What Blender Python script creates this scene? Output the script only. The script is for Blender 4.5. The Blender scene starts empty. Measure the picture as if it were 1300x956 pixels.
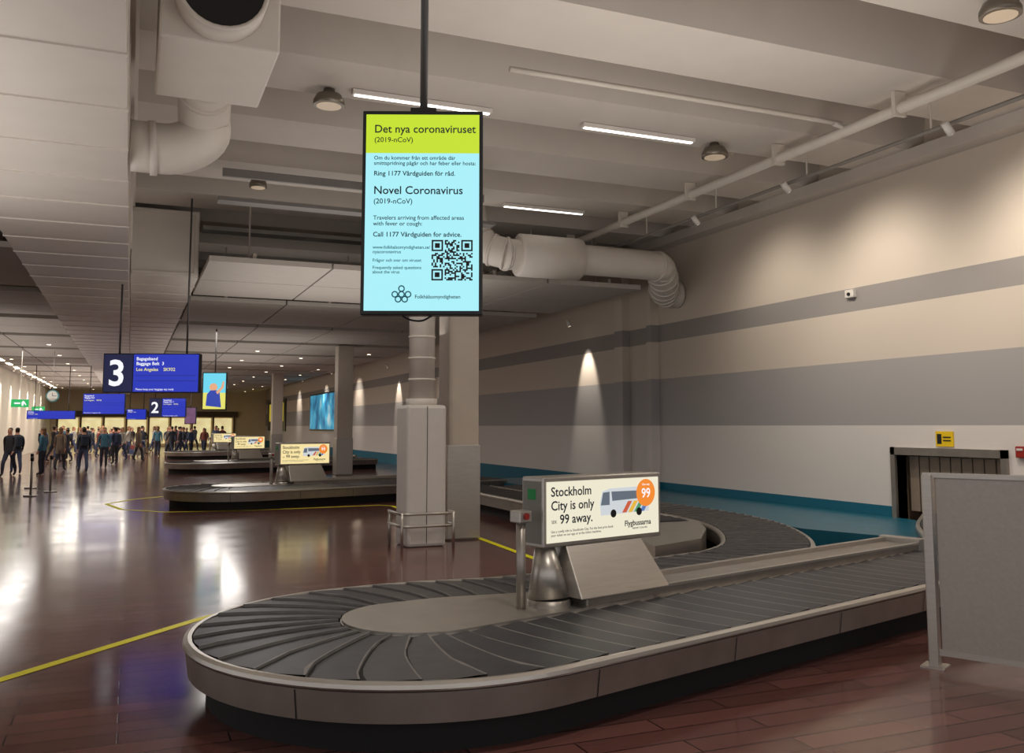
import bpy, bmesh, math, random
from mathutils import Vector, Matrix
from mathutils.bvhtree import BVHTree
random.seed(7)
scn=bpy.context.scene
COL=scn.collection
scn.view_settings.view_transform='Standard'
def srgb(c):
    return tuple(((v/255)/12.92 if v/255<=.04045 else ((v/255+.055)/1.055)**2.4) for v in c)+(1,)
MATS={}
def mat(name,rgb,rough=.6,metal=0,var=.12,scale=6,emit=0,bump=0,stretch=None,spec=.5,coat=0):
    if name in MATS: return MATS[name]
    m=bpy.data.materials.new(name); m.use_nodes=True; nt=m.node_tree; N=nt.nodes; L=nt.links
    b=N['Principled BSDF']; c=srgb(rgb)
    b.inputs['Roughness'].default_value=rough; b.inputs['Metallic'].default_value=metal
    b.inputs['Specular IOR Level'].default_value=spec; b.inputs['Coat Weight'].default_value=coat
    if var==0:
        b.inputs['Base Color'].default_value=c
        if emit: b.inputs['Emission Color'].default_value=c; b.inputs['Emission Strength'].default_value=emit
        MATS[name]=m; return m
    tc=N.new('ShaderNodeTexCoord'); mp=N.new('ShaderNodeMapping'); L.new(tc.outputs['Object'],mp.inputs[0])
    if stretch: mp.inputs['Scale'].default_value=stretch
    nz=N.new('ShaderNodeTexNoise'); nz.inputs['Scale'].default_value=scale; nz.inputs['Detail'].default_value=2
    L.new(mp.outputs[0],nz.inputs['Vector'])
    mx=N.new('ShaderNodeMix'); mx.data_type='RGBA'; mx.inputs[6].default_value=tuple(v*(1-var) for v in c[:3])+(1,); mx.inputs[7].default_value=tuple(min(1,v*(1+var)) for v in c[:3])+(1,)
    L.new(nz.outputs['Fac'],mx.inputs[0]); L.new(mx.outputs[2],b.inputs['Base Color'])
    if emit:
        L.new(mx.outputs[2],b.inputs['Emission Color']); b.inputs['Emission Strength'].default_value=emit
    if bump:
        bp=N.new('ShaderNodeBump'); bp.inputs['Strength'].default_value=bump; bp.inputs['Distance'].default_value=.01
        L.new(nz.outputs['Fac'],bp.inputs['Height']); L.new(bp.outputs[0],b.inputs['Normal'])
    MATS[name]=m; return m
def scr(name,rgb,s=1.0):
    # self-lit display / backlit print: near-black glass that emits its colour
    if name in MATS: return MATS[name]
    m=bpy.data.materials.new(name); m.use_nodes=True; b=m.node_tree.nodes['Principled BSDF']
    b.inputs['Base Color'].default_value=(.02,.02,.02,1); b.inputs['Roughness'].default_value=.35
    b.inputs['Emission Color'].default_value=srgb(rgb); b.inputs['Emission Strength'].default_value=s
    MATS[name]=m; return m
# ---------- materials
steel=mat('brushed_steel',(186,180,172),.36,.82,.12,5,stretch=(1,1,12))
steeld=mat('worn_steel',(160,153,145),.40,.75,.22,4,bump=.05)
rubber=mat('belt_rubber',(47,46,50),.46,0,.35,5,bump=.12)
rubber2=mat('belt_rubber_light',(66,64,65),.48,0,.35,7,bump=.12)
rubedge=mat('belt_worn_highlight',(118,114,110),.5,0,.35,9)  # pale plate edge: worn rubber plus a painted-in edge highlight
black=mat('black_plastic',(14,14,16),.4,0,0)
darkgap=mat('dark_recess',(20,18,18),.8,0,0)
conc=mat('painted_concrete',(202,193,183),.75,0,.06,2)
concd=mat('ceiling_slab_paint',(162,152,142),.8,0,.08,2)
ductw=mat('white_duct_paint',(214,206,196),.5,0,.05,3)
panelm=mat('acoustic_panel',(180,172,163),.8,0,.07,8)
pipew=mat('pipe_paint',(202,194,182),.5,0,.05)
whitep=mat('column_paint',(213,207,200),.55,0,.05)
redp=mat('red_plastic',(150,40,30),.4)
greenp=scr('green_sign',(30,190,100),.9)
yellow=mat('yellow_tape',(240,232,20),.5,0,.04)
frost=mat('frosted_partition',(166,159,152),.45,.15,.10,40)
tealdeck=mat('teal_deck',(24,92,112),.35,0,.2,3)
lampm=mat('lamp_glow',(255,240,215),.5,emit=6,var=0)
stripm=mat('strip_glow',(255,250,240),.5,emit=3,var=0)
textdark=mat('text_ink',(10,34,56),.6,var=0)
textblk=mat('text_black',(18,18,20),.6,var=0)
textwhite=scr('text_white',(250,250,255))
textyel=scr('text_yellow',(235,225,140))
poleg=mat('pole_grey',(88,86,84),.5,.3)

# ---------- geometry helpers
def root(name,loc=(0,0,0),rz=0):
    e=bpy.data.objects.new(name,None); e.location=loc; e.rotation_euler=(0,0,rz); COL.objects.link(e); e.empty_display_size=.2; return e
def mesh(name,verts,faces,m,parent=None,smooth=False,mi=None,mats=None):
    me=bpy.data.meshes.new(name); me.from_pydata([tuple(v) for v in verts],[],faces); me.update()
    for mm in (mats or [m]): me.materials.append(mm)
    if mi: me.polygons.foreach_set('material_index',mi)
    if smooth: me.polygons.foreach_set('use_smooth',[True]*len(me.polygons))
    o=bpy.data.objects.new(name,me); COL.objects.link(o)
    if parent: o.parent=parent
    return o
def bev(o,w=.01,s=2):
    b=o.modifiers.new('bevel','BEVEL'); b.width=w; b.segments=s; b.limit_method='ANGLE'; return o
def box(name,a,b,m,parent=None,bevel=0):
    x0,y0,z0=a;x1,y1,z1=b
    v=[(x0,y0,z0),(x1,y0,z0),(x1,y1,z0),(x0,y1,z0),(x0,y0,z1),(x1,y0,z1),(x1,y1,z1),(x0,y1,z1)]
    f=[(0,3,2,1),(4,5,6,7),(0,1,5,4),(1,2,6,5),(2,3,7,6),(3,0,4,7)]
    o=mesh(name,v,f,m,parent)
    if bevel: bev(o,bevel)
    return o
def boxes(name,lst,m,parent=None):
    V=[];F=[]
    for a,b in lst:
        x0,y0,z0=a;x1,y1,z1=b;k=len(V)
        V+=[(x0,y0,z0),(x1,y0,z0),(x1,y1,z0),(x0,y1,z0),(x0,y0,z1),(x1,y0,z1),(x1,y1,z1),(x0,y1,z1)]
        F+=[tuple(i+k for i in q) for q in [(0,3,2,1),(4,5,6,7),(0,1,5,4),(1,2,6,5),(2,3,7,6),(3,0,4,7)]]
    return mesh(name,V,F,m,parent)
def prism(name,poly,z0,z1,m,parent=None):
    n=len(poly); v=[(p[0],p[1],z0) for p in poly]+[(p[0],p[1],z1) for p in poly]
    f=[tuple(range(n-1,-1,-1)),tuple(range(n,2*n))]+[(i,(i+1)%n,n+(i+1)%n,n+i) for i in range(n)]
    return mesh(name,v,f,m,parent)
def tube(name,pts,r,m,parent=None,seg=16,radii=None):
    pts=[Vector(p) for p in pts]; V=[];F=[]
    n=len(pts); prev=None
    for i,p in enumerate(pts):
        t=(pts[min(i+1,n-1)]-pts[max(i-1,0)]).normalized()
        if prev is None: a=t.orthogonal().normalized()
        else: a=(prev-t*prev.dot(t)).normalized()
        prev=a; b=t.cross(a); rr=radii[i] if radii else r
        for k in range(seg):
            an=2*math.pi*k/seg; V.append(p+(a*math.cos(an)+b*math.sin(an))*rr)
    for i in range(n-1):
        for k in range(seg):
            F.append((i*seg+k,i*seg+(k+1)%seg,(i+1)*seg+(k+1)%seg,(i+1)*seg+k))
    F.append(tuple(range(seg-1,-1,-1))); F.append(tuple(range((n-1)*seg,n*seg)))
    o=mesh(name,V,F,m,parent,smooth=True)
    for p in o.data.polygons[-2:]: p.use_smooth=False
    return o
def cyl(name,p0,p1,r,m,parent=None,r2=None,seg=20):
    return tube(name,[p0,p1],r,m,parent,seg,radii=[r,r2 if r2 is not None else r])
def arc_pts(pts,n=8):
    P=[Vector(p) for p in pts]; P=[P[0]*2-P[1]]+P+[P[-1]*2-P[-2]]; out=[]
    for i in range(1,len(P)-2):
        for k in range(n):
            t=k/n;a,b,c,d=P[i-1:i+3]
            out.append(.5*((2*b)+(c-a)*t+(2*a-5*b+4*c-d)*t*t+(3*b-a-3*c+d)*t**3))
    out.append(P[-2]); return out
def text(name,body,size,loc,m,parent,align='LEFT',bold=0,rot=(math.pi/2,0,0),sx=1):
    cu=bpy.data.curves.new(name,'FONT'); cu.body=body; cu.size=size; cu.align_x=align; cu.offset=bold; cu.extrude=.0005; cu.resolution_u=3
    o=bpy.data.objects.new(name,cu); cu.materials.append(m); o.location=loc; o.rotation_euler=rot; o.scale=(sx,1,1); COL.objects.link(o); o.parent=parent; return o
def disc(name,c,r,y,m,parent,seg=32,thick=.002):
    v=[(c[0]+r*math.cos(2*math.pi*k/seg),y,c[1]+r*math.sin(2*math.pi*k/seg)) for k in range(seg)]
    v+= [(a,y+thick,b) for a,_,b in v]
    f=[tuple(range(seg)),tuple(range(2*seg-1,seg-1,-1))]+[(i,seg+i,seg+(i+1)%seg,(i+1)%seg) for i in range(seg)]
    return mesh(name,v,f,m,parent)
def plate(name,pts,y,m,parent):
    return mesh(name,[(p[0],y,p[1]) for p in pts],[tuple(range(len(pts)))],m,parent)

# ---------- camera
f=1150.0; H=1.8
pitch=math.atan(108/f); yaw=math.atan(485*math.cos(pitch)/f)
cam=bpy.data.cameras.new('camera'); co=bpy.data.objects.new('camera',cam); COL.objects.link(co)
co.location=(0,0,H); co.rotation_euler=(math.pi/2+pitch,0,-yaw)
cam.lens=f*36/1300; cam.shift_y=-45/1300; cam.clip_end=300
scn.camera=co

# ---------- room
XR=11.5; XL=-6.2; YF=86; Y0=-4
def floor_mat():
    m=bpy.data.materials.new('polished_floor'); m.use_nodes=True; nt=m.node_tree;N=nt.nodes;L=nt.links;b=N['Principled BSDF']
    tc=N.new('ShaderNodeTexCoord'); mp=N.new('ShaderNodeMapping'); L.new(tc.outputs['Object'],mp.inputs[0])
    br=N.new('ShaderNodeTexBrick'); L.new(mp.outputs[0],br.inputs['Vector'])
    br.inputs['Scale'].default_value=1; br.inputs['Brick Width'].default_value=1.2; br.inputs['Row Height'].default_value=.2
    br.inputs['Mortar Size'].default_value=.006; br.inputs['Color1'].default_value=srgb((116,76,69)); br.inputs['Color2'].default_value=srgb((92,59,54)); br.inputs['Mortar'].default_value=srgb((44,27,25))
    nz=N.new('ShaderNodeTexNoise'); nz.inputs['Scale'].default_value=1.3; nz.inputs['Detail'].default_value=3; L.new(mp.outputs[0],nz.inputs['Vector'])
    L.new(br.outputs['Color'],b.inputs['Base Color'])
    mr=N.new('ShaderNodeMapRange'); mr.inputs[3].default_value=.07; mr.inputs[4].default_value=.20; L.new(nz.outputs['Fac'],mr.inputs[0]); L.new(mr.outputs[0],b.inputs['Roughness'])
    bp=N.new('ShaderNodeBump'); bp.inputs['Strength'].default_value=.25; bp.inputs['Distance'].default_value=.003; L.new(br.outputs['Fac'],bp.inputs['Height']); bp.invert=True; L.new(bp.outputs[0],b.inputs['Normal'])
    b.inputs['Specular IOR Level'].default_value=.55
    return m
def wall_mat():
    m=bpy.data.materials.new('striped_wall_paint'); m.use_nodes=True; nt=m.node_tree;N=nt.nodes;L=nt.links;b=N['Principled BSDF']
    tc=N.new('ShaderNodeTexCoord'); sp=N.new('ShaderNodeSeparateXYZ'); L.new(tc.outputs['Object'],sp.inputs[0])
    dv=N.new('ShaderNodeMath'); dv.operation='DIVIDE'; dv.inputs[1].default_value=8; L.new(sp.outputs[2],dv.inputs[0])
    cr=N.new('ShaderNodeValToRGB'); cr.color_ramp.interpolation='CONSTANT'; L.new(dv.outputs[0],cr.inputs[0])
    bands=[(0,(0,98,122)),(.5,(216,208,202)),(1.8,(164,159,157)),(2.88,(207,194,180)),(3.77,(150,144,140)),(4.16,(209,196,181))]
    e=cr.color_ramp.elements
    e[0].position=0; e[0].color=srgb(bands[0][1]); e[1].position=bands[1][0]/8; e[1].color=srgb(bands[1][1])
    for z,c in bands[2:]:
        k=e.new(z/8); k.color=srgb(c)
    L.new(cr.outputs[0],b.inputs['Base Color']); b.inputs['Roughness'].default_value=.7
    return m
wm=wall_mat()
box('floor',(-14,Y0,-.1),(XR+2.5,YF,0),floor_mat())
ax0,ax1,az=9.3,11.25,1.34
rw=root('wall_right')
boxes('panels',[((XR,Y0,0),(XR+.2,ax0,7)),((XR,ax1,0),(XR+.2,YF,7)),((XR,ax0,az),(XR+.2,ax1,7))],wm,rw)
boxes('trim_pilaster',[((XR-.22,19.75,0),(XR,20.15,5.95))],wm); boxes('trim_pilaster',[((XR-.22,18.4,0),(XR,18.6,5.95))],wm)
box('wall_far',(XL-.2,YF,0),(XR+.2,YF+.2,7),mat('far_wall',(220,200,165),.7))
box('wall_left',(XL-.2,14,0),(XL,YF,7),mat('left_wall',(208,198,182),.7))
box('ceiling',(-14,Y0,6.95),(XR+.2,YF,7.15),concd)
y=8.65-2.4*5
while y<40:
    V=[]
    for x in (-14,XR-.01):
        V+=[(x,y-.6,6.15),(x,y+.6,6.15),(x,y+.68,6.95),(x,y-.68,6.95)]
    mesh('ceiling_beam',V,[(0,1,2,3),(7,6,5,4),(0,4,5,1),(1,5,6,2),(3,7,4,0)],conc)
    y+=2.4
box('trim_wall_ledge',(XR-.35,Y0,5.95),(XR,YF,6.15),conc)
al=root('baggage_hatch')
boxes('frame',[((XR-.05,ax0-.1,.2),(XR+.05,ax0,az+.12)),((XR-.05,ax1,.2),(XR+.05,ax1+.09,az+.12)),((XR-.05,ax0-.1,az),(XR+.05,ax1+.09,az+.12))],steeld,al)
boxes('tunnel',[((XR+.05,ax0-.02,0),(XR+1.6,ax0,az)),((XR+.05,ax1,0),(XR+1.6,ax1+.02,az)),((XR+.05,ax0,az),(XR+1.6,ax1,az+.02)),((XR+1.6,ax0,0),(XR+1.62,ax1,az))],mat('hatch_inner',(170,145,120),.4,.4),al)
boxes('curtain_strips',[((XR+.12,ax0+.02+i*.2,.45),(XR+.13,ax0+.2+i*.2,az-.02)) for i in range(9)],mat('curtain',(150,132,116),.45,.3),al)
ws=root('warning_sign'); box('plate',(XR-.02,10.12,1.49),(XR,10.44,1.72),mat('warn_yellow',(235,195,20),.5),ws)
boxes('symbol',[((XR-.024,10.33,1.53),(XR-.02,10.41,1.68)),((XR-.024,10.16,1.62),(XR-.02,10.3,1.64)),((XR-.024,10.16,1.57),(XR-.02,10.3,1.59))],textblk,ws)
wb=root('wall_sensor'); box('case',(XR-.08,12.0,4.02),(XR,12.2,4.16),whitep,wb,.01); cyl('lens',(XR-.1,12.1,4.08),(XR-.08,12.1,4.08),.03,black,wb)
al2=root('alarm_button'); box('case',(XR-.06,8.9,1.36),(XR,9.05,1.52),redp,al2,.01); box('cap',(XR-.07,8.93,1.46),(XR-.06,9.02,1.49),whitep,al2)

# ---------- soffit / ducts left
so=root('ventilation_soffit')
jdark=mat('joint_dark',(110,100,90),.8,0,0)  # darker tone for the strip along each soffit joint
box('body',(-1.75,2.5,4.5),(-.12,YF-1,6.9),ductw,so)
boxes('ribs',[((-1.76,3.2+i*1.25,4.485),(-.11,3.24+i*1.25,6.9)) for i in range(60)],ductw,so)
boxes('joints',[((-1.755,3.24+i*1.25,4.494),(-.115,3.252+i*1.25,6.9)) for i in range(60)],jdark,so)
box('wide_body',(-.1,19,4.75),(1.15,YF-1,6.1),ductw,so)
boxes('wide_ribs',[((-.1,20.2+i*1.25,4.735),(1.16,20.24+i*1.25,6.1)) for i in range(50)],ductw,so)
boxes('side_flanges',[((-.12,2.5,5.25),(-.08,19,5.3)),((-.12,2.5,6.1),(-.06,19,6.16))],ductw,so)
boxes('wide_front_frame',[((-.08,18.96,4.78),(1.13,19,4.84)),((-.08,18.96,6.02),(1.13,19,6.08)),((1.07,18.96,4.84),(1.13,19,6.02))],ductw,so)
vb=root('ventilation_box')
box('body',(.1,7.55,4.92),(1.05,8.98,6.9),ductw,vb,.02)
tube('collar',[(.56,7.3,5.3),(.56,7.56,5.3)],.36,ductw,vb,32)
disc('opening',(.56,5.3),.33,7.295,black,vb)
tube('rim',[(.56+.345*math.cos(a/32*2*math.pi),7.295,5.3+.345*math.sin(a/32*2*math.pi)) for a in range(33)],.02,ductw,vb,8)
vd=root('ventilation_elbow_duct')
tube('duct',arc_pts([(.6,9.0,5.3),(.6,9.7,5.3),(.62,10.1,5.15),(.62,10.2,4.95),(.35,10.2,4.78),(-.1,10.2,4.76)],6),.27,ductw,vd,24)
for i,p in enumerate([((.6,9.2,5.3),(.6,9.27,5.3)),((.6,9.6,5.3),(.6,9.67,5.3)),((.15,10.2,4.76),(.08,10.2,4.755))]): cyl('band_%d'%i,p[0],p[1],.29,ductw,vd,seg=24)
hd=root('round_air_duct')
p=arc_pts([(6.25,16.95,6.9),(6.25,16.95,5.9),(6.4,16.7,5.4),(6.8,16.45,5.22),(7.0,16.4,5.2),(10.0,16.4,5.2),(10.4,16.55,5.14),(10.75,16.95,4.98),(11.0,17.35,4.86),(11.25,17.5,4.8),(XR-.02,17.5,4.8)],6)
for q in p: q.x=min(q.x,XR-.02)
tube('duct',p,.31,ductw,hd,28)
tube('silencer',[(7.0,16.4,5.2),(7.03,16.4,5.2),(8.35,16.4,5.2),(8.38,16.4,5.2)],.42,ductw,hd,32,radii=[.36,.43,.43,.36])
for i in (8,11,14,17,20,22,31,34,37,40,43,46,49,52):
    if i<len(p)-4: cyl('joint_%d'%i,p[i],p[i]+(p[i+1]-p[i]).normalized()*.05,.335,ductw,hd,seg=28)
pp=root('ceiling_pipe')
tube('main',[(9.1,-3,5.92),(9.1,45,5.92)],.075,pipew,pp,14)
boxes('clamps',[((9.0,1.4+i*2.4,5.82),(9.2,1.46+i*2.4,6.14)) for i in range(14)],pipew,pp)
tube('branch',arc_pts([(9.1,9.6,5.95),(8.9,9.6,6.0),(8.6,9.6,6.02),(4.0,9.6,6.02)],4),.035,pipew,pp,10)
p2=root('cable_track'); tube('rail',[(9.65,-3,5.7),(9.65,40,5.7)],.03,mat('track_grey',(130,124,116),.5,0,0),p2,8)
boxes('hangers',[((9.64,1.42+i*2.4,5.7),(9.66,1.44+i*2.4,6.14)) for i in range(16)],pipew,p2)

lc=root('lowered_ceiling')
L1=[]; DL=[]
yy=17.15; r=0
while yy<YF-3:
    for x0,x1,n in ((1.2,10.3,4),(XL+.1,-1.8,2)):
        w=(x1-x0)/n
        for i in range(n):
            L1.append(((x0+i*w+.02,yy,4.8),(x0+(i+1)*w-.02,yy+2.3,4.9)))
            if yy>34 and (i+r)%2==0: DL.append((x0+(i+.5)*w,yy+1.15))
    r+=1; yy+=2.34+(.9 if r%2==0 else 0)
boxes('panels',L1,panelm,lc)
boxes('carriers',[((x,17.2,4.9),(x+.06,YF-3,5.0)) for x in (-5,-3,2,4.5,6.8,9.5)],concd,lc)
boxes('hangers',[((x,18+i*4.8,5.0),(x+.03,18.03+i*4.8,6.95)) for x in (-4.5,2,5,8,9.6) for i in range(13)],concd,lc)
V=[];F=[]
for (x,y) in DL:
    k=len(V)
    for q in range(10): V.append((x+.08*math.cos(q*.628),y+.08*math.sin(q*.628),4.795))
    F.append(tuple(range(k+9,k-1,-1)))
mesh('recessed_downlights',V,F,lampm,lc)
boxes('linear_luminaires',[((-5.55,36+i*3.2,4.77),(-5.4,37.6+i*3.2,4.8)) for i in range(14)],lampm,lc)
ct=root('cable_tray'); boxes('trays',[((1.2,15.3,5.5),(6.1,15.6,5.56)),((1.2,18.7,5.7),(9.0,19.1,5.78)),((1.2,14.6,5.72),(5.6,14.66,5.85))],mat('tray_grey',(130,126,122),.5,.3),ct)

def strip(x0,x1,y,z=6.08):
    s=root('strip_light'); box('housing',(x0-.03,y-.06,z),(x1+.03,y+.06,z+.06),whitep,s); box('diffuser',(x0,y-.03,z-.012),(x1,y+.03,z),stripm,s)
strip(2.53,4.4,11.3); strip(5.87,7.7,11.3); strip(6.6,8.3,16.1)
def dome(x,y,z=6.14,en=140,r=.2):
    s=root('dome_lamp')
    prof=[(.07,0),(.08,-.05),(r*.8,-.08),(r,-.16),(r,-.22)]
    tube('shade',[(x,y,z+a[1]) for a in prof],r,mat('lamp_shade',(120,112,100),.35,.6),s,24,radii=[a[0] for a in prof])
    cyl('lens',(x,y,z-.222),(x,y,z-.228),r*.8,mat('lens_dim',(200,180,155),.4,emit=.3,var=0),s)
    if en:
        l=bpy.data.lights.new('downlight','SPOT'); l.energy=en; l.spot_size=2.4; l.spot_blend=.7; l.color=(1,.93,.84); l.shadow_soft_size=.15
        o=bpy.data.objects.new('downlight',l); o.location=(x,y,z-.26); COL.objects.link(o); o.parent=s
dome(2.22,11.4,en=280); dome(8.15,11.35,en=300); dome(7.95,6.2,en=340); dome(1.9,15.9,en=0,r=.15); dome(3.0,3.5,en=340)
def wspot(y,x=9.45,z=5.58,tz=3.3,en=300,size=2.1,blend=1,col=(1,.91,.79),tx=XR):
    s=root('track_spotlight')
    d=(Vector((tx,y,tz))-Vector((x,y,z))).normalized(); P0=Vector((x,y,z))
    cyl('can',P0-d*.08,P0+d*.1,.05,whitep,s); cyl('stem',(x,y,z),(x,y,z+.06),.012,whitep,s); cyl('glow',P0+d*.1,P0+d*.103,.04,lampm,s)
    l=bpy.data.lights.new('spot','SPOT'); l.energy=en; l.spot_size=size; l.spot_blend=blend; l.color=col; l.shadow_soft_size=.06
    o=bpy.data.objects.new('spot',l); o.location=P0+d*.13; o.rotation_euler=d.to_track_quat('-Z','Y').to_euler(); COL.objects.link(o); o.parent=s
for y,e in ((4.5,290),(8.2,310),(11.3,230),(13.8,140)): wspot(y,en=e,tz=3.2)
def graze(y,en,sz=.8):
    wspot(y,x=XR-.6,z=4.6,tz=2.9,en=en,size=sz,blend=.6,tx=XR)
graze(22.0,280); graze(41,260)
wspot(34,x=9.9,z=4.7,en=90,size=1.4)
for y in (49,58,68): wspot(y,x=9.9,z=4.7,en=260,size=1.3)
for y in (53,57.5,62,66.5,71,76): wspot(y,x=XL+.6,z=4.72,tz=3.0,en=420,size=1.0,tx=XL)

def column(name,cx,cy,w,z1,clad=1.5):
    c=root(name,(cx,cy,0)); h=w/2
    box('shaft',(-h+.02,-h+.02,0),(h-.02,h-.02,z1),mat('column_concrete_paint',(190,178,165),.65,0,.05),c,.02)
    box('steel_cladding',(-h,-h,.02),(h,h,clad),steel,c,.01)
    return c
column('steel_clad_column',4.95,14.05,.56,6.9,1.5)
column('steel_clad_column',7.35,33.8,.62,4.8,1.35)
column('steel_clad_column',7.7,53,.62,4.8,1.35)
c=root('duct_column',(4.15,13.5,0)); 
box('casing',(-.31,-.31,.0),(.31,.31,2.12),whitep,c,.05)
box('casing_seam',(-.004,-.314,.05),(.004,-.31,2.1),darkgap,c)
cyl('riser_pipe',(0,0,2.12),(0,0,6.14),.2,ductw,c,seg=28)
for i in range(11): cyl('riser_rib_%d'%i,(0,0,2.5+i*.33),(0,0,2.53+i*.33),.21,ductw,c,seg=28)
cyl('riser_collar',(0,0,2.1),(0,0,2.22),.24,ductw,c,seg=28)
for k,z in enumerate((.32,.5)):
    q=.42; tube('guard_rail_%d'%k,[(q,-.1,z),(q,-q+.1,z),(q-.1,-q,z),(-q+.1,-q,z),(-q,-q+.1,z),(-q,.3,z)],.022,steel,c,10)
for k,(x,y) in enumerate(((-.4,-.38),(.4,-.38),(-.42,.25))): cyl('guard_post_%d'%k,(x,y,0),(x,y,.52),.022,steel,c)

# ---------- carousel
ANG=math.radians(16.37); HW=.48
def resample(P,step):
    P=[Vector((p[0],p[1])) for p in P]; S=[0]
    for a,b in zip(P,P[1:]): S.append(S[-1]+(b-a).length)
    n=int(S[-1]/step); out=[]; j=0
    for i in range(n+1):
        s=i*S[-1]/n
        while j<len(S)-2 and S[j+1]<s: j+=1
        t=(s-S[j])/max(1e-6,S[j+1]-S[j]); out.append(P[j].lerp(P[j+1],t))
    return out
def tangents(P):
    n=len(P); return [(P[min(i+1,n-1)]-P[max(i-1,0)]).normalized() for i in range(n)]
def sweep(name,P,sec,m,parent,smooth=False):
    T=tangents(P);V=[];F=[];k=len(sec)
    for p,t in zip(P,T):
        r=Vector((t.y,-t.x))
        for o,z in sec: V.append((p.x+r.x*o,p.y+r.y*o,z))
    for i in range(len(P)-1):
        for j in range(k): F.append((i*k+j,i*k+(j+1)%k,(i+1)*k+(j+1)%k,(i+1)*k+j))
    F.append(tuple(range(k-1,-1,-1))); F.append(tuple(range((len(P)-1)*k,len(P)*k)))
    return mesh(name,V,F,m,parent,smooth)
def belt(name,P,parent,pitch=.24):
    step=.02; Q=resample(P,step); T=tangents(Q); V=[];F=[];MI=[];NA=8
    n=len(Q); kp=int(pitch/step); i=0; W=NA+1; FR=(0,.05,.5,.94,1.0); rows=len(FR)
    while i+kp+10<n:
        k0=len(V); jit=random.uniform(-.004,.004)
        for fr in FR:
            for b in range(W):
                v=b/NA*2-1
                idx=i+fr*kp+ (1-v*v)*1.5 + (v+1)*3.5
                ii=max(0,min(n-2,int(idx))); tt=min(1,max(0,idx-ii)); p=Q[ii].lerp(Q[ii+1],tt); t=T[ii]; r=Vector((t.y,-t.x))
                z=.400+.025*(v+1)/2 + .020*(1-fr)+jit*(1-fr)
                V.append((p.x+r.x*v*HW,p.y+r.y*v*HW,z))
        for b in range(W):
            x,y,z=V[k0+b]; V.append((x,y,z-.03))
        c=1 if random.random()<.25 else 0
        for a in range(rows-1):
            for b in range(NA): F.append((k0+a*W+b,k0+a*W+b+1,k0+(a+1)*W+b+1,k0+(a+1)*W+b)); MI.append(2 if a==0 else (3 if a==rows-2 else c))
        base=k0+rows*W
        for b in range(NA): F.append((k0+b+1,k0+b,base+b,base+b+1)); MI.append(2)
        i+=kp
    return mesh(name,V,F,rubber,parent,False,MI,[rubber,rubber2,rubedge,darkgap])
def lane(tag,P,parent):
    R=resample(P,.06)
    belt('belt_plates'+tag,P,parent)
    sweep('bed'+tag,R,[(-.45,.2),(.45,.2),(.45,.39),(-.45,.39)],darkgap,parent)
    for nm,s in (('outer',-1),('inner',1)):
        z=.02 if s==1 else 0
        sweep('rim_%s%s'%(nm,tag),R,[(s*(HW+.005),.37),(s*(HW+.06),.368),(s*(HW+.068),.38+z),(s*(HW+.062),.402+z),(s*(HW+.035),.414+z),(s*(HW+.01),.412+z),(s*(HW+.005),.39)],steel,parent,False)
        sweep('fascia_%s%s'%(nm,tag),R,[(s*(HW+.005),.19),(s*(HW+.03),.19),(s*(HW+.055),.36),(s*(HW+.005),.372)],steeld,parent,False)
        sweep('plinth_%s%s'%(nm,tag),R,[(s*(HW-.12),0),(s*(HW-.09),0),(s*(HW-.09),.22),(s*(HW-.12),.22)],darkgap,parent)  # near-black colour paints in the shade below the fascia
    T=tangents(R); V=[];F=[]
    for i in range(10,len(R)-2,22):
        p,t=R[i],T[i]; r=Vector((t.y,-t.x)); k=len(V)
        for s in (0,.008):
            for o,z in ((HW+.034,.192),(HW+.057,.355)): V.append((p.x-r.x*o+t.x*s,p.y-r.y*o+t.y*s,z))
        F+=[(k,k+1,k+3,k+2)]
    mesh('fascia_seams'+tag,V,F,darkgap,parent)
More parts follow.
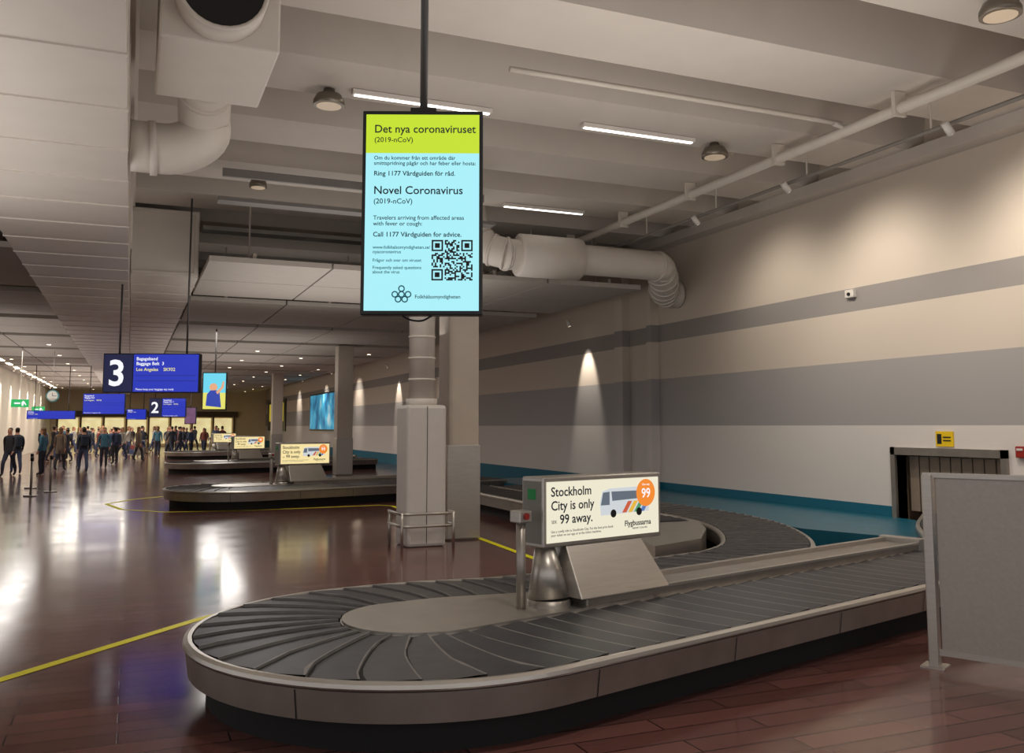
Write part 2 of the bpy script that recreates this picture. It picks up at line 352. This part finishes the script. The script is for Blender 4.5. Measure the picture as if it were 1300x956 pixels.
def advert(parent,variant=0):
    u0,u1,n0,n1,z0,z1=4.56,5.88,5.22,5.49,.88,1.41
    fr=.035
    fm=scr('sign_face_%d'%min(variant,1),(236,230,206) if variant==0 else (246,226,165),1.0)
    box('sign_housing',(u0,n0+.01,z0),(u1,n1-.01,z1),steel,parent,.012)
    box('sign_face',(u0+fr,n0+.003,z0+fr),(u1-fr,n0+.012,z1-fr),fm,parent)
    box('sign_face_back',(u0+fr,n1-.012,z0+fr),(u1-fr,n1-.003,z1-fr),fm,parent)
    box('end_plate',(u0-.004,n0+.03,z0+.03),(u0,n1-.03,z1-.03),mat('end_plate_grey',(130,127,120),.5),parent); box('exit_pictogram',(u0-.008,n0+.09,z1-.17),(u0-.004,n1-.09,z1-.09),mat('green_dim',(20,120,60),.5,emit=.1),parent)
    yt=n0-.001
    dk=mat('advert_ink',(30,42,66),.6,var=0)
    text('advert_line_1','Stockholm',.100,(u0+.07,yt,z1-.145),dk,parent,bold=.0013)
    text('advert_line_2','City is only',.100,(u0+.07,yt,z1-.25),dk,parent,bold=.0013)
    text('advert_line_3','99 away.',.100,(u0+.16,yt,z1-.355),dk,parent,bold=.0013)
    text('advert_sek','SEK',.035,(u0+.075,yt,z1-.35),dk,parent)
    text('advert_small','Get a comfy ride to Stockholm City. For the best price book\nyour ticket on our app or at the ticket machines.',.027,(u0+.07,yt,z1-.42),dk,parent)
    text('advert_brand','Flygbussarna',.062,(u1-.45,yt,z0+.11),dk,parent,bold=.001); text('advert_brand_sub','AIRPORT COACHES',.02,(u1-.36,yt,z0+.08),dk,parent)
    bx=u0+.6; bz=z0+.21
    plate('bus_body',[(bx,bz),(bx+.56,bz+.01),(bx+.56,bz+.19),(bx+.52,bz+.215),(bx+.1,bz+.21),(bx+.02,bz+.19),(bx-.01,bz+.1)],yt,scr('bus_white',(205,210,214)),parent)
    plate('bus_windows',[(bx+.13,bz+.11),(bx+.55,bz+.12),(bx+.55,bz+.18),(bx+.12,bz+.185)],yt-.001,scr('bus_glass',(96,106,118)),parent)
    plate('bus_windscreen',[(bx,bz+.08),(bx+.1,bz+.08),(bx+.1,bz+.185),(bx+.025,bz+.18)],yt-.001,scr('bus_glass',(96,106,118)),parent)
    for k,(cc,a) in enumerate((((200,90,60),0),((230,180,60),.07),((80,150,100),.14),((80,120,180),.21))):
        plate('bus_stripe_%d'%k,[(bx+.24+a,bz+.01),(bx+.29+a,bz+.01),(bx+.36+a,bz+.10),(bx+.31+a,bz+.10)],yt-.002,scr('stripe_%d'%k,cc),parent)
    for k,a in enumerate((.14,.44)): disc('bus_wheel_%d'%k,(bx+a,bz+.01),.032,yt-.004,textblk,parent)
    disc('price_badge',(u1-.2,z1-.16),.112,yt-.006,scr('badge_orange',(242,138,44)),parent)
    text('badge_text','99',.11,(u1-.2,yt-.008,z1-.2),textwhite,parent,align='CENTER',bold=.001)
    text('badge_small','One way',.025,(u1-.2,yt-.008,z1-.1),textwhite,parent,align='CENTER')
    v=[(4.74,5.0,.515),(5.72,5.0,.515),(5.64,5.24,.885),(4.80,5.24,.885),(4.74,5.52,.515),(5.72,5.52,.515),(5.64,5.47,.885),(4.80,5.47,.885)]
    bev(mesh('sign_pedestal',v,[(0,1,2,3),(5,4,7,6),(1,5,6,2),(4,0,3,7),(3,2,6,7),(4,5,1,0)],steel,parent),.008)
    cyl('pedestal_cone',(4.66,5.28,.50),(4.66,5.33,.885),.165,steel,parent,r2=.075,seg=40)
    cyl('pedestal_foot',(4.66,5.28,.36),(4.66,5.28,.50),.165,steeld,parent,seg=40)
    cyl('bollard_post',(4.40,5.30,.4),(4.40,5.30,1.12),.036,steeld,parent); box('bollard_head',(4.34,5.24,1.08),(4.46,5.36,1.17),steel,parent,.01); cyl('bollard_button',(4.40,5.24,1.13),(4.40,5.225,1.13),.025,redp,parent)
def carousel(off,first=False,v=0):
    c=root('baggage_carousel',(off[0],off[1],0),ANG)
    semi=[(3.68+1.05*math.sin(-a),5.57-1.05*math.cos(a)) for a in [math.pi*k/24 for k in range(25)]]
    tail=[(x.x,x.y) for x in arc_pts([(3.68,6.62,0),(4.3,6.53,0),(5.1,6.24,0),(5.8,6.12,0)],6)][1:]
    if first:
        front=[(x.x,x.y) for x in arc_pts([(14.6,6.75,0),(12.8,5.95,0),(11.4,5.15,0),(10.2,4.66,0),(9.2,4.52,0)],6)]
        back=[(x.x,x.y) for x in arc_pts([(8.2,6.12,0),(9.07,6.45,0),(10.03,7.2,0),(10.87,8.15,0),(11.5,9.34,0),(12.03,11.07,0),(13.7,16.9,0)],8)]
    else: front=[(10.4,4.52)]; back=[(10.6,6.12)]
    P=front+semi+tail+back
    lane('',P,c)
    R=resample(P,.06); T=tangents(R)
    I=[(p.x+t.y*(HW+.02),p.y-t.x*(HW+.02)) for p,t in zip(R,T) if p.x<5.6]
    prism('island_deck',I,.36,.45,steel,c)
    prism('island_core',[(a*.98+.09,b*.98+.11) for a,b in I],0,.36,darkgap,c)
    ue=9.9
    box('divider_wall',(4.85,5.06,.0),(ue,5.5,.50),steeld,c,.01)
    boxes('divider_caps',[((4.85,5.04,.50),(ue+.02,5.09,.52)),((4.85,5.44,.50),(ue+.02,5.5,.54))],steel,c)
    box('divider_end',(ue,5.04,.2),(ue+.12,5.52,.56),steel,c,.01)
    advert(c,v)
    if first:
        rl=root('return_lane'); rl.parent=c; rl.rotation_euler=(0,0,-ANG); lane('_return',[(7.25,21.0),(7.25,11.4)],rl)
        prism('return_island_deck',[(5.6,9.1),(6.5,9.5),(7.2,10.4),(7.7,11.3),(6.7,11.3),(5.9,10.4)],.0,.43,steel,rl)
    return c
carousel((0,0),True,0)
carousel((.35,15.5),False,1)
carousel((.9,31.2),False,1)
carousel((1.4,47),False,1)
prism('wall_platform_deck',[(9.5,9.2),(11.2,9.1),(XR-.01,11.3),(XR-.01,24),(9.1,24),(9.1,13),(9.0,10.6)],0,.33,tealdeck) 

def tape(name,P,w=.09):
    P=[Vector((a[0],a[1])) for a in P];V=[];F=[];T=tangents(P)
    for p,t in zip(P,T):
        r=Vector((t.y,-t.x))*w/2
        V+=[(p.x+r.x,p.y+r.y,.003),(p.x-r.x,p.y-r.y,.003)]
    for i in range(len(P)-1): F.append((2*i,2*i+1,2*i+3,2*i+2))
    return mesh(name,V,F,yellow)
tape('floor_tape',[(-2.6,5.5),(-.79,7.53),(.64,9.12),(.9,9.35),(2.5,9.4),(4.6,9.5),(5.0,9.9),(5.15,11.42),(5.54,20.2),(5.3,20.5),(2.48,20.31),(.75,20.6),(-.1,21.6),(-.44,23.25),(.1,24.4),(.9,25.2)],.1)

rp=root('frosted_partition',(5.66,5.22,0),math.atan2(-.51,.27))
box('panel',(.04,-.012,.12),(1.6,.012,1.43),frost,rp,.004)
box('frame_post',(-.05,-.05,0),(.02,.05,1.43),steel,rp,.006)
box('frame_top',(-.05,-.02,1.41),(1.62,.02,1.445),steel,rp); box('frame_bottom',(.0,-.02,.09),(1.62,.02,.13),steel,rp); box('frame_post_far',(1.58,-.04,0),(1.65,.04,1.43),steel,rp)
box('foot_plate',(-.1,-.09,0),(.07,.09,.012),steel,rp)

# ---------- hanging information screen
W,Hh=.74,1.27
isn=root('hanging_information_screen',(1.60,5.23,3.105),math.radians(-22))
box('bezel',(-W/2,0,-Hh/2),(W/2,.09,Hh/2),black,isn,.006)
sw,sh=W/2-.022,Hh/2-.025
cy_=scr('screen_cyan',(168,238,248),1.0); ly=scr('screen_lime',(196,224,40),1.0)
box('display',(-sw,-.003,-sh),(sw,.001,sh*.60),cy_,isn); box('display_header',(-sw,-.003,sh*.60),(sw,.001,sh),ly,isn)
def T(n,b,s,x,z,bold=0.0003,al='LEFT',m=textdark,sx=1): text(n,b,s,(x,-.005,z),m,isn,al,bold,sx=sx)
x0=-sw+.05
T('title_line','Det nya coronaviruset',.070,x0,sh-.115,.0008,sx=.98); T('title_sub','(2019-nCoV)',.045,x0,sh-.175)
T('body_1','Om du kommer från ett område där\nsmittspridning pågår och har feber eller hosta:',.0335,x0,sh-.285)
T('body_2','Ring 1177 Vårdguiden för råd.',.041,x0,sh-.385,.0006)
T('title_en','Novel Coronavirus',.070,x0,sh-.50,.0008); T('title_en_sub','(2019-nCoV)',.045,x0,sh-.56)
T('body_3','Travelers arriving from affected areas\nwith fever or cough:',.0365,x0,sh-.66)
T('body_4','Call 1177 Vårdguiden for advice.',.041,x0,sh-.765,.0006)
gb=mat('text_green',(20,120,140),.6,var=0)
T('url_text','www.folkhalsomyndigheten.se/\nnyacoronavirus',.028,x0,sh-.84,.0003,'LEFT',gb); T('faq_sv','Frågor och svar om viruset',.027,x0,sh-.92,.0003,'LEFT',gb); T('faq_en','Frequently asked questions\nabout the virus',.027,x0,sh-.965,.0003,'LEFT',gb)
qs=.0100; qx=.06; qz=-sh+.185; V=[];F=[]; n=25
def fp(i,j):
    for a,b in ((0,0),(n-7,0),(0,n-7)):
        ii,jj=i-a,j-b
        if -1<=ii<=7 and -1<=jj<=7:
            if ii in(-1,7) or jj in (-1,7): return 0
            return 1 if (ii in(0,6) or jj in(0,6) or (2<=ii<=4 and 2<=jj<=4)) else 0
    return None
for i in range(n):
    for j in range(n):
        q=fp(i,n-1-j)
        if q is None: q=random.random()<.5
        if q:
            k=len(V); X,Z=qx+i*qs,qz+j*qs; V+=[(X,-.005,Z),(X+qs,-.005,Z),(X+qs,-.005,Z+qs),(X,-.005,Z+qs)]; F.append((k,k+1,k+2,k+3))
mesh('qr_code',V,F,textblk,isn)
for k,(a,b) in enumerate(((-.06,.0),(-.02,.0),(.02,.0),(-.04,-.03),(0,-.03),(-.02,.035))):
    tube('agency_logo_%d'%k,[(-.1+a+.017*math.cos(q*math.pi/6),-.005,-sh+.1+b+.017*math.sin(q*math.pi/6)) for q in range(13)],.004,gb,isn,5)
T('agency_name','Folkhälsomyndigheten',.031,-.04,-sh+.075)
cyl('pole',(0,.05,Hh/2),(0,.05,3.04),.024,poleg,isn); box('bracket',(-.08,.02,Hh/2-.1),(.08,.12,Hh/2+.03),black,isn,.005)
tube('cable',arc_pts([(-.12,.05,-Hh/2),(-.07,.05,-Hh/2-.025),(0,.05,-Hh/2-.03),(.06,.05,-Hh/2)],5),.006,black,isn,6)

def flight(loc,rz,num,w=1.8,h=.72,zt=(4.8,4.8)):
    s=root('hanging_flight_display',loc,rz)
    box('case',(-w/2,0,-h/2),(w/2,.14,h/2),mat('navy_case',(14,18,44),.4),s,.01)
    nb=scr('screen_navy',(20,26,110)); bl=scr('screen_blue',(32,50,182))
    if num:
        box('number_screen',(-w/2+.02,-.004,-h/2+.02),(-w/2+.55,.0,h/2-.02),scr('screen_dark',(18,22,62)),s)
        text('number',num,.68,(-w/2+.09,-.008,-.23),textwhite,s,bold=.012)
        x=-w/2+.57
    else: x=-w/2+.02
    box('list_screen',(x,-.004,-h/2+.02),(w/2-.02,.0,h/2-.02),bl,s)
    q=min(1,w/1.8,h/.7)
    text('list_0','Bagageband',.085*q,(x+.05,-.008,h/2-.13*q),textwhite,s,bold=.001)
    text('list_1','Baggage Belt  '+(num or ''),.085*q,(x+.05,-.008,h/2-.22*q),textwhite,s,bold=.001); 
    text('list_2','Los Angeles    SK932',.085*q,(x+.05,-.008,h/2-.33*q),textyel,s,bold=.001)
    for k in range(2): box('row_%d'%k,(x+.04,-.006,h/2-(.42+k*.1)*q),(w/2-.06,-.004,h/2-(.412+k*.1)*q),nb,s)
    text('footer','Please keep your baggage tag ready',.05*q,(x+.05,-.008,-h/2+.05*q),textwhite,s)
    for k,(a,z) in enumerate(((-.35*w,zt[0]),(.35*w,zt[1]))): cyl('rod_%d'%k,(a,.07,h/2),(a,.07,z-loc[2]),.018,poleg,s)
flight((.33,18.25,2.79),math.radians(-22),'3',1.8,.74,(4.48,6.14))
flight((1.5,43.0,2.62),math.radians(-20),'2',1.6,.84,(4.73,4.79))
flight((-1.1,44,2.78),math.radians(-18),None,1.8,.92,(4.48,4.48))
flight((.25,46,2.35),math.radians(-18),None,.9,.5,(4.73,4.73))
flight((-3.6,50,2.35),math.radians(-10),None,2.2,.42,(4.79,4.79))
ps=root('hanging_poster_screen',(2.35,29.2,2.87),math.radians(-20))
box('case',(-.37,0,-.58),(.37,.1,.58),black,ps,.01)
box('picture_sky',(-.34,-.004,-.05),(.34,0,.55),scr('poster_cyan',(110,215,240)),ps); box('picture_base',(-.34,-.004,-.55),(.34,0,-.05),scr('poster_yellow',(230,225,110)),ps)
disc('picture_face',(-.03,.12),.12,-.008,scr('poster_skin',(230,170,130)),ps); plate('picture_body',[(-.25,-.45),(.22,-.5),(.16,-.02),(.05,.03),(-.12,.02),(-.22,-.1)],-.01,scr('poster_blue',(50,70,170)),ps)
plate('picture_arm',[(.1,-.1),(.28,.1),(.3,.3),(.25,.3),(.2,.12),(.05,-.02)],-.012,MATS['poster_skin'],ps)
cyl('rod',(0,.05,.58),(0,.05,1.92),.02,poleg,ps)
ps2=root('hanging_poster_screen',(2.9,50.5,2.35),math.radians(-20)); box('case',(-.3,0,-.45),(.3,.1,.45),black,ps2,.01); box('picture',(-.27,-.004,-.41),(.27,0,.41),mat('poster_mixed',(110,80,110),.3,emit=.6,var=.5,scale=4),ps2); cyl('rod',(0,.05,.45),(0,.05,2.44),.02,poleg,ps2)
for (x,y,z) in ((-3.96,39.7,2.68),(-4.6,55,2.7)):
    e=root('exit_sign',(x,y,z),math.radians(-15)); box('case',(-.32,0,-.15),(.32,.06,.15),greenp,e,.01); box('arrow',(-.2,-.004,-.03),(.02,0,.03),textwhite,e); cyl('rod',(0,.03,.15),(0,.03,4.79-z),.012,pipew,e)
    plate('runner',[(.08,-.1),(.13,-.1),(.16,0),(.22,-.08),(.25,-.06),(.18,.06),(.12,.1),(.06,.02)],-.004,textwhite,e)
ck=root('hanging_clock',(-2.9,40.5,3.0),math.radians(-15)); disc('face',(0,0),.24,0,mat('clock_teal',(60,120,120),.4,emit=.2),ck,thick=.08); disc('dial',(0,0),.2,-.003,whitep,ck)
box('hour_hand',(-.01,-.006,0),(.01,-.004,.12),textblk,ck); box('minute_hand',(0,-.006,-.01),(.16,-.004,.01),textblk,ck); cyl('rod',(0,.04,.24),(0,.04,1.79),.012,pipew,ck)
wp=root('wall_poster'); box('frame',(XR-.08,54.5,1.5),(XR,63.3,3.95),black,wp); 
def mottled():
    m=bpy.data.materials.new('poster_art'); m.use_nodes=True; nt=m.node_tree;N=nt.nodes;L=nt.links;b=N['Principled BSDF']
    tc=N.new('ShaderNodeTexCoord'); nz=N.new('ShaderNodeTexNoise'); nz.inputs['Scale'].default_value=.7; L.new(tc.outputs['Object'],nz.inputs[0])
    cr=N.new('ShaderNodeValToRGB'); e=cr.color_ramp.elements; e[0].position=.35;e[0].color=srgb((15,90,140)); e[1].position=.6;e[1].color=srgb((70,180,220)); q=e.new(.7); q.color=srgb((200,230,235))
    L.new(nz.outputs[0],cr.inputs[0]); L.new(cr.outputs[0],b.inputs['Base Color']); L.new(cr.outputs[0],b.inputs['Emission Color']); b.inputs['Emission Strength'].default_value=.5; return m
box('art',(XR-.09,54.7,1.6),(XR-.08,63.1,3.85),mottled(),wp)
wp2=root('wall_poster'); box('frame',(XR-.08,74,1.4),(XR,84,4.0),black,wp2); box('art_upper',(XR-.09,75,2.2),(XR-.08,83,3.7),mat('art_yellow',(215,195,60),.5,emit=.5),wp2)
sf=root('lit_kiosk_front'); box('fascia',(-5.8,YF-.4,2.6),(9,YF-.05,3.1),mat('kiosk_dark',(80,62,48),.6),sf)
boxes('windows',[((-5.6+i*1.8,YF-.12,.3),(-4.1+i*1.8,YF-.06,2.5)) for i in range(8)],mat('warm_glass',(250,215,160),.4,emit=.8,var=.4,scale=1.5),sf)
boxes('mullions',[((-5.75+i*1.8,YF-.2,0),(-5.63+i*1.8,YF-.05,2.6)) for i in range(9)],MATS['kiosk_dark'],sf)
for x,y in ((-2.3,26.6),(-1.95,28.0),(-2.6,30)):
    s=root('queue_stanchion',(x,y,0)); cyl('base',(0,0,0),(0,0,.03),.17,steeld,s); cyl('post',(0,0,.03),(0,0,.95),.03,steeld,s); cyl('head',(0,0,.9),(0,0,1.0),.045,black,s)

# ---------- people
def skin_obj(V,E,R):
    me=bpy.data.meshes.new('t'); me.from_pydata(V,E,[]); o=bpy.data.objects.new('t',me); COL.objects.link(o)
    o.modifiers.new('s','SKIN'); 
    for i,r in enumerate(R): me.skin_vertices[0].data[i].radius=r if isinstance(r,tuple) else (r,r)
    me.skin_vertices[0].data[0].use_root=True
    ss=o.modifiers.new('u','SUBSURF'); ss.levels=2
    dg=bpy.context.evaluated_depsgraph_get(); out=bpy.data.meshes.new_from_object(o.evaluated_get(dg)); bpy.data.objects.remove(o); return out
def person_mesh(idx,stride,jacket,trouser,hair,longhair=False,pack=None,coat=False):
    k=stride
    V=[(0,0,.96),(0,0,1.12),(0,.0,1.32),(0,-.01,1.44),(0,.0,1.52),(0,.02,1.59),(0,.02,1.67),(0,.005,1.75)]
    R=[(.165,.12),(.15,.11),(.175,.125),(.10,.085),(.056,.058),(.078,.092),(.092,.112),(.066,.078)]
    E=[(i,i+1) for i in range(7)]
    def add(p,r,a): V.append(p);R.append(r);E.append((a,len(V)-1)); return len(V)-1
    ends=[]
    for s in (-1,1):
        sw=k*s; back=abs(k) if sw<0 else 0; lift=.05*back
        h=add((s*.085,0,.86),(.10,.105),0); kn=add((s*.095,.04+.24*sw,.50),(.066,.07),h); cf=add((s*.095,.02+.30*sw-.06*back,.34),(.06,.066),kn)
        an=add((s*.095,.33*sw-.05*back,.11+lift),.045,cf); he=V[an]; add((s*.105,he[1]+.15,.045+lift*.3),(.048,.034),an)
        sh=add((s*.17,-.01,1.405),.066,3); ua=add((s*.215,-.02-.06*sw,1.28),.058,sh); el=add((s*.235,-.03-.12*sw,1.14),.049,ua); wr=add((s*.235,.05-.22*sw,.91),.033,el); hn=add((s*.23,.07-.25*sw,.84),(.018,.037),wr)
        ends.append((s,Vector(V[wr]),Vector(V[hn])))
    me=skin_obj(V,E,R)
    for m in (mat('cloth_%s'%(jacket,),jacket,.8,0,.2,12),mat('cloth_%s'%(trouser,),trouser,.85,0,.2,12),mat('skin',(205,150,122),.5),mat('shoes',(50,46,44),.6),mat('hair_%s'%(hair,),hair,.7),mat('lips',(150,80,72),.5),mat('backpack',(34,44,58),.8),mat('eye_dark',(30,24,22),.4)): me.materials.append(m)
    bm=bmesh.new(); bm.from_mesh(me); bm.faces.ensure_lookup_table()
    bvh=BVHTree.FromBMesh(bm)
    def front(x,z,d=-1):
        hit=bvh.ray_cast(Vector((x,-d*1.0,z)),Vector((0,d,0))); return hit[0].y if hit[0] else .08
    for fc in bm.faces:
        c=fc.calc_center_median(); fc.smooth=True
        arm=abs(c.x)>.185 and c.z<1.35
        if c.z<.10: mi=3
        elif arm and c.z<.915: mi=2
        elif c.z>1.495:
            mi=4 if (c.z>1.715 or (c.y<.0 and c.z>(1.42 if longhair else 1.58)) or (c.z>1.65 and abs(c.x)>.055 and c.y<.04)) else 2
        elif arm: mi=0
        elif c.z<(.70 if coat else .92): mi=1
        else: mi=0
        if longhair and c.z>1.40 and c.y<-.05 and abs(c.x)<.1: mi=4
        fc.material_index=mi
    def blob(c,r,mi,seg=8):
        g=bmesh.ops.create_uvsphere(bm,u_segments=seg,v_segments=6,radius=1,matrix=Matrix.Translation(c)@Matrix.Diagonal((r[0],r[1],r[2],1)))
        for v in g['verts']:
            for fc in v.link_faces: fc.material_index=mi; fc.smooth=True
    for s in (-1,1):
        blob((s*.028,front(s*.028,1.655)-.001,1.655),(.011,.005,.006),7); blob((s*.072,.012,1.645),(.012,.018,.03),2)
        blob((s*.028,front(s*.028,1.674),1.674),(.017,.004,.0035),4)
    blob((0,front(0,1.635)+.004,1.632),(.012,.016,.022),2); blob((0,front(0,1.597),1.597),(.022,.005,.006),5)
    blob((0,-.008,1.70),(.078,.095,.072),4,14)
    if longhair: blob((0,-.055,1.58),(.075,.045,.14),4,12)
    if pack:
        yb=front(0,1.25,1)
        g=bmesh.ops.create_cube(bm,size=1,matrix=Matrix.Translation((0,yb-.07,1.24))@Matrix.Diagonal((.28,.17,.42,1)))
        fs=set(fc for v in g['verts'] for fc in v.link_faces); 
        for fc in fs: fc.material_index=6
        bmesh.ops.bevel(bm,geom=list(set(e for fc in fs for e in fc.edges)),offset=.05,segments=3,affect='EDGES',profile=.5)
    for s,w,h in ends:
        d=(h-w).normalized()
        for j in range(5):
            if j==0:
                a=w.lerp(h,.6)+Vector((0,.022,0)); b=a+Vector((-s*.01,.03,-.035)); c2=b+d*.03
            else:
                a=h+Vector((0,.026-.017*(j-1),0))-d*.012; ln=(.075,.085,.08,.06)[j-1]; b=a+d*ln*.5; c2=b+d*ln*.45+Vector((-s*.018,.004,0))
            for p,q,r1,r2 in ((a,b,.0095,.0085),(b,c2,.0085,.006)):
                mtx=Matrix.Translation((p+q)/2)@(q-p).to_track_quat('Z','Y').to_matrix().to_4x4()
                g=bmesh.ops.create_cone(bm,cap_ends=True,segments=6,radius1=r1,radius2=r2,depth=(q-p).length,matrix=mtx)
                for v in g['verts']:
                    for fc in v.link_faces: fc.material_index=2
    zmin=min(v.co.z for v in bm.verts)
    for v in bm.verts: v.co.z-=zmin
    bm.to_mesh(me); bm.free()
    me.name='person_mesh_%d'%idx
    return me
VAR=[person_mesh(0,.8,(50,50,58),(48,52,70),(50,36,26)),
 person_mesh(1,.0,(58,104,124),(40,42,54),(100,70,42),True),
 person_mesh(2,-.75,(44,50,62),(66,76,104),(38,30,24),False,True),
 person_mesh(3,.5,(112,96,82),(48,48,54),(120,85,50),True,None,True),
 person_mesh(4,-.3,(120,60,50),(56,62,84),(60,42,30)),
 person_mesh(5,.0,(58,68,98),(44,44,50),(40,30,25),False,True),
 person_mesh(6,.7,(170,164,154),(64,74,104),(130,100,66),True)]
def person(x,y,rz,v,s=1.0):
    o=bpy.data.objects.new('person',VAR[v]); COL.objects.link(o); o.location=(x,y,0.0); o.rotation_euler=(0,0,rz); o.scale=(s,s,s)
near=[(-4.0,37.6,2.8,0),(-3.95,39.4,.3,2),(-2.95,37.9,1.2,1),(-2.6,41.6,-.4,3),(-1.9,44.5,2.9,0),(-1.65,39.6,.2,2),(-1.0,43.5,3.0,1),(-.6,47.5,.5,5),(-.35,52,2.4,6)]
for x,y,rz,v in near: person(x,y,rz,v)
cnt=0; used=[(a,b) for a,b,_,_ in near]
while cnt<52:
    x=random.uniform(-4.8,6.5); y=random.uniform(51,76)
    if any((x-a)**2+(y-b)**2<.8 for a,b in used): continue
    if x>.8 and 51<y<57.5 : continue
    used.append((x,y)); person(x,y,random.uniform(0,6.28),random.choice((0,0,2,2,5,5,3,4,1,6)),random.uniform(.94,1.05)); cnt+=1
lt=root('luggage_trolley',(.35,55.5,0),.4)
boxes('deck',[((-.3,-.5,.18),(.3,.5,.22)),((-.3,-.5,.22),(.3,-.46,.6))],steel,lt)
tube('handle',[(-.3,-.5,.2),(-.3,-.62,1.0),(.3,-.62,1.0),(.3,-.5,.2)],.02,steel,lt,8)
for k,(a,b) in enumerate(((-.25,-.4),(.25,-.4),(0,.42))): cyl('wheel_%d'%k,(a-.02,b,.09),(a+.02,b,.09),.09,black,lt)
box('suitcase',(-.26,-.42,.22),(.26,.3,.5),mat('suitcase_blue',(40,60,100),.5),lt,.03); box('suitcase_top',(-.24,-.4,.5),(.24,.2,.75),mat('suitcase_red',(120,40,40),.5),lt,.03)

# ---------- lights
def area(name,loc,size,en,col,rot=(0,0,0)):
    l=bpy.data.lights.new(name,'AREA'); l.shape='RECTANGLE'; l.size,l.size_y=size; l.energy=en; l.color=col
    o=bpy.data.objects.new(name,l); o.location=loc; o.rotation_euler=rot; COL.objects.link(o)
up=(math.pi,0,0); wc=(1,.95,.9)  # unseen upward fill panels, added to brighten the ceiling; no fixtures there
area('ceiling_fill',(5,7,2.6),(5,6),165,wc,up)
area('ceiling_fill',(4,18,3.3),(5,8),120,wc,up)
area('ceiling_fill',(-3,9,2.6),(4,7),125,wc,up)
area('ceiling_fill',(4,38,2.9),(5,16),145,wc,up)
area('ceiling_fill',(-4,36,2.9),(3,18),120,wc,up)
area('ceiling_fill',(-1,62,2.9),(8,26),440,wc,up)
area('hall_light',(2.5,25,4.7),(1,10),210,wc); area('hall_light',(4,45,4.7),(1,16),340,wc); area('hall_light',(-2,64,4.45),(4,24),1250,(1,.93,.82))
area('hall_light',(-4,40,4.7),(1,14),210,wc)
w=bpy.data.worlds.new('world'); scn.world=w; w.use_nodes=True
bg=w.node_tree.nodes['Background']; bg.inputs[0].default_value=(.93,.91,.91,1); bg.inputs[1].default_value=.78
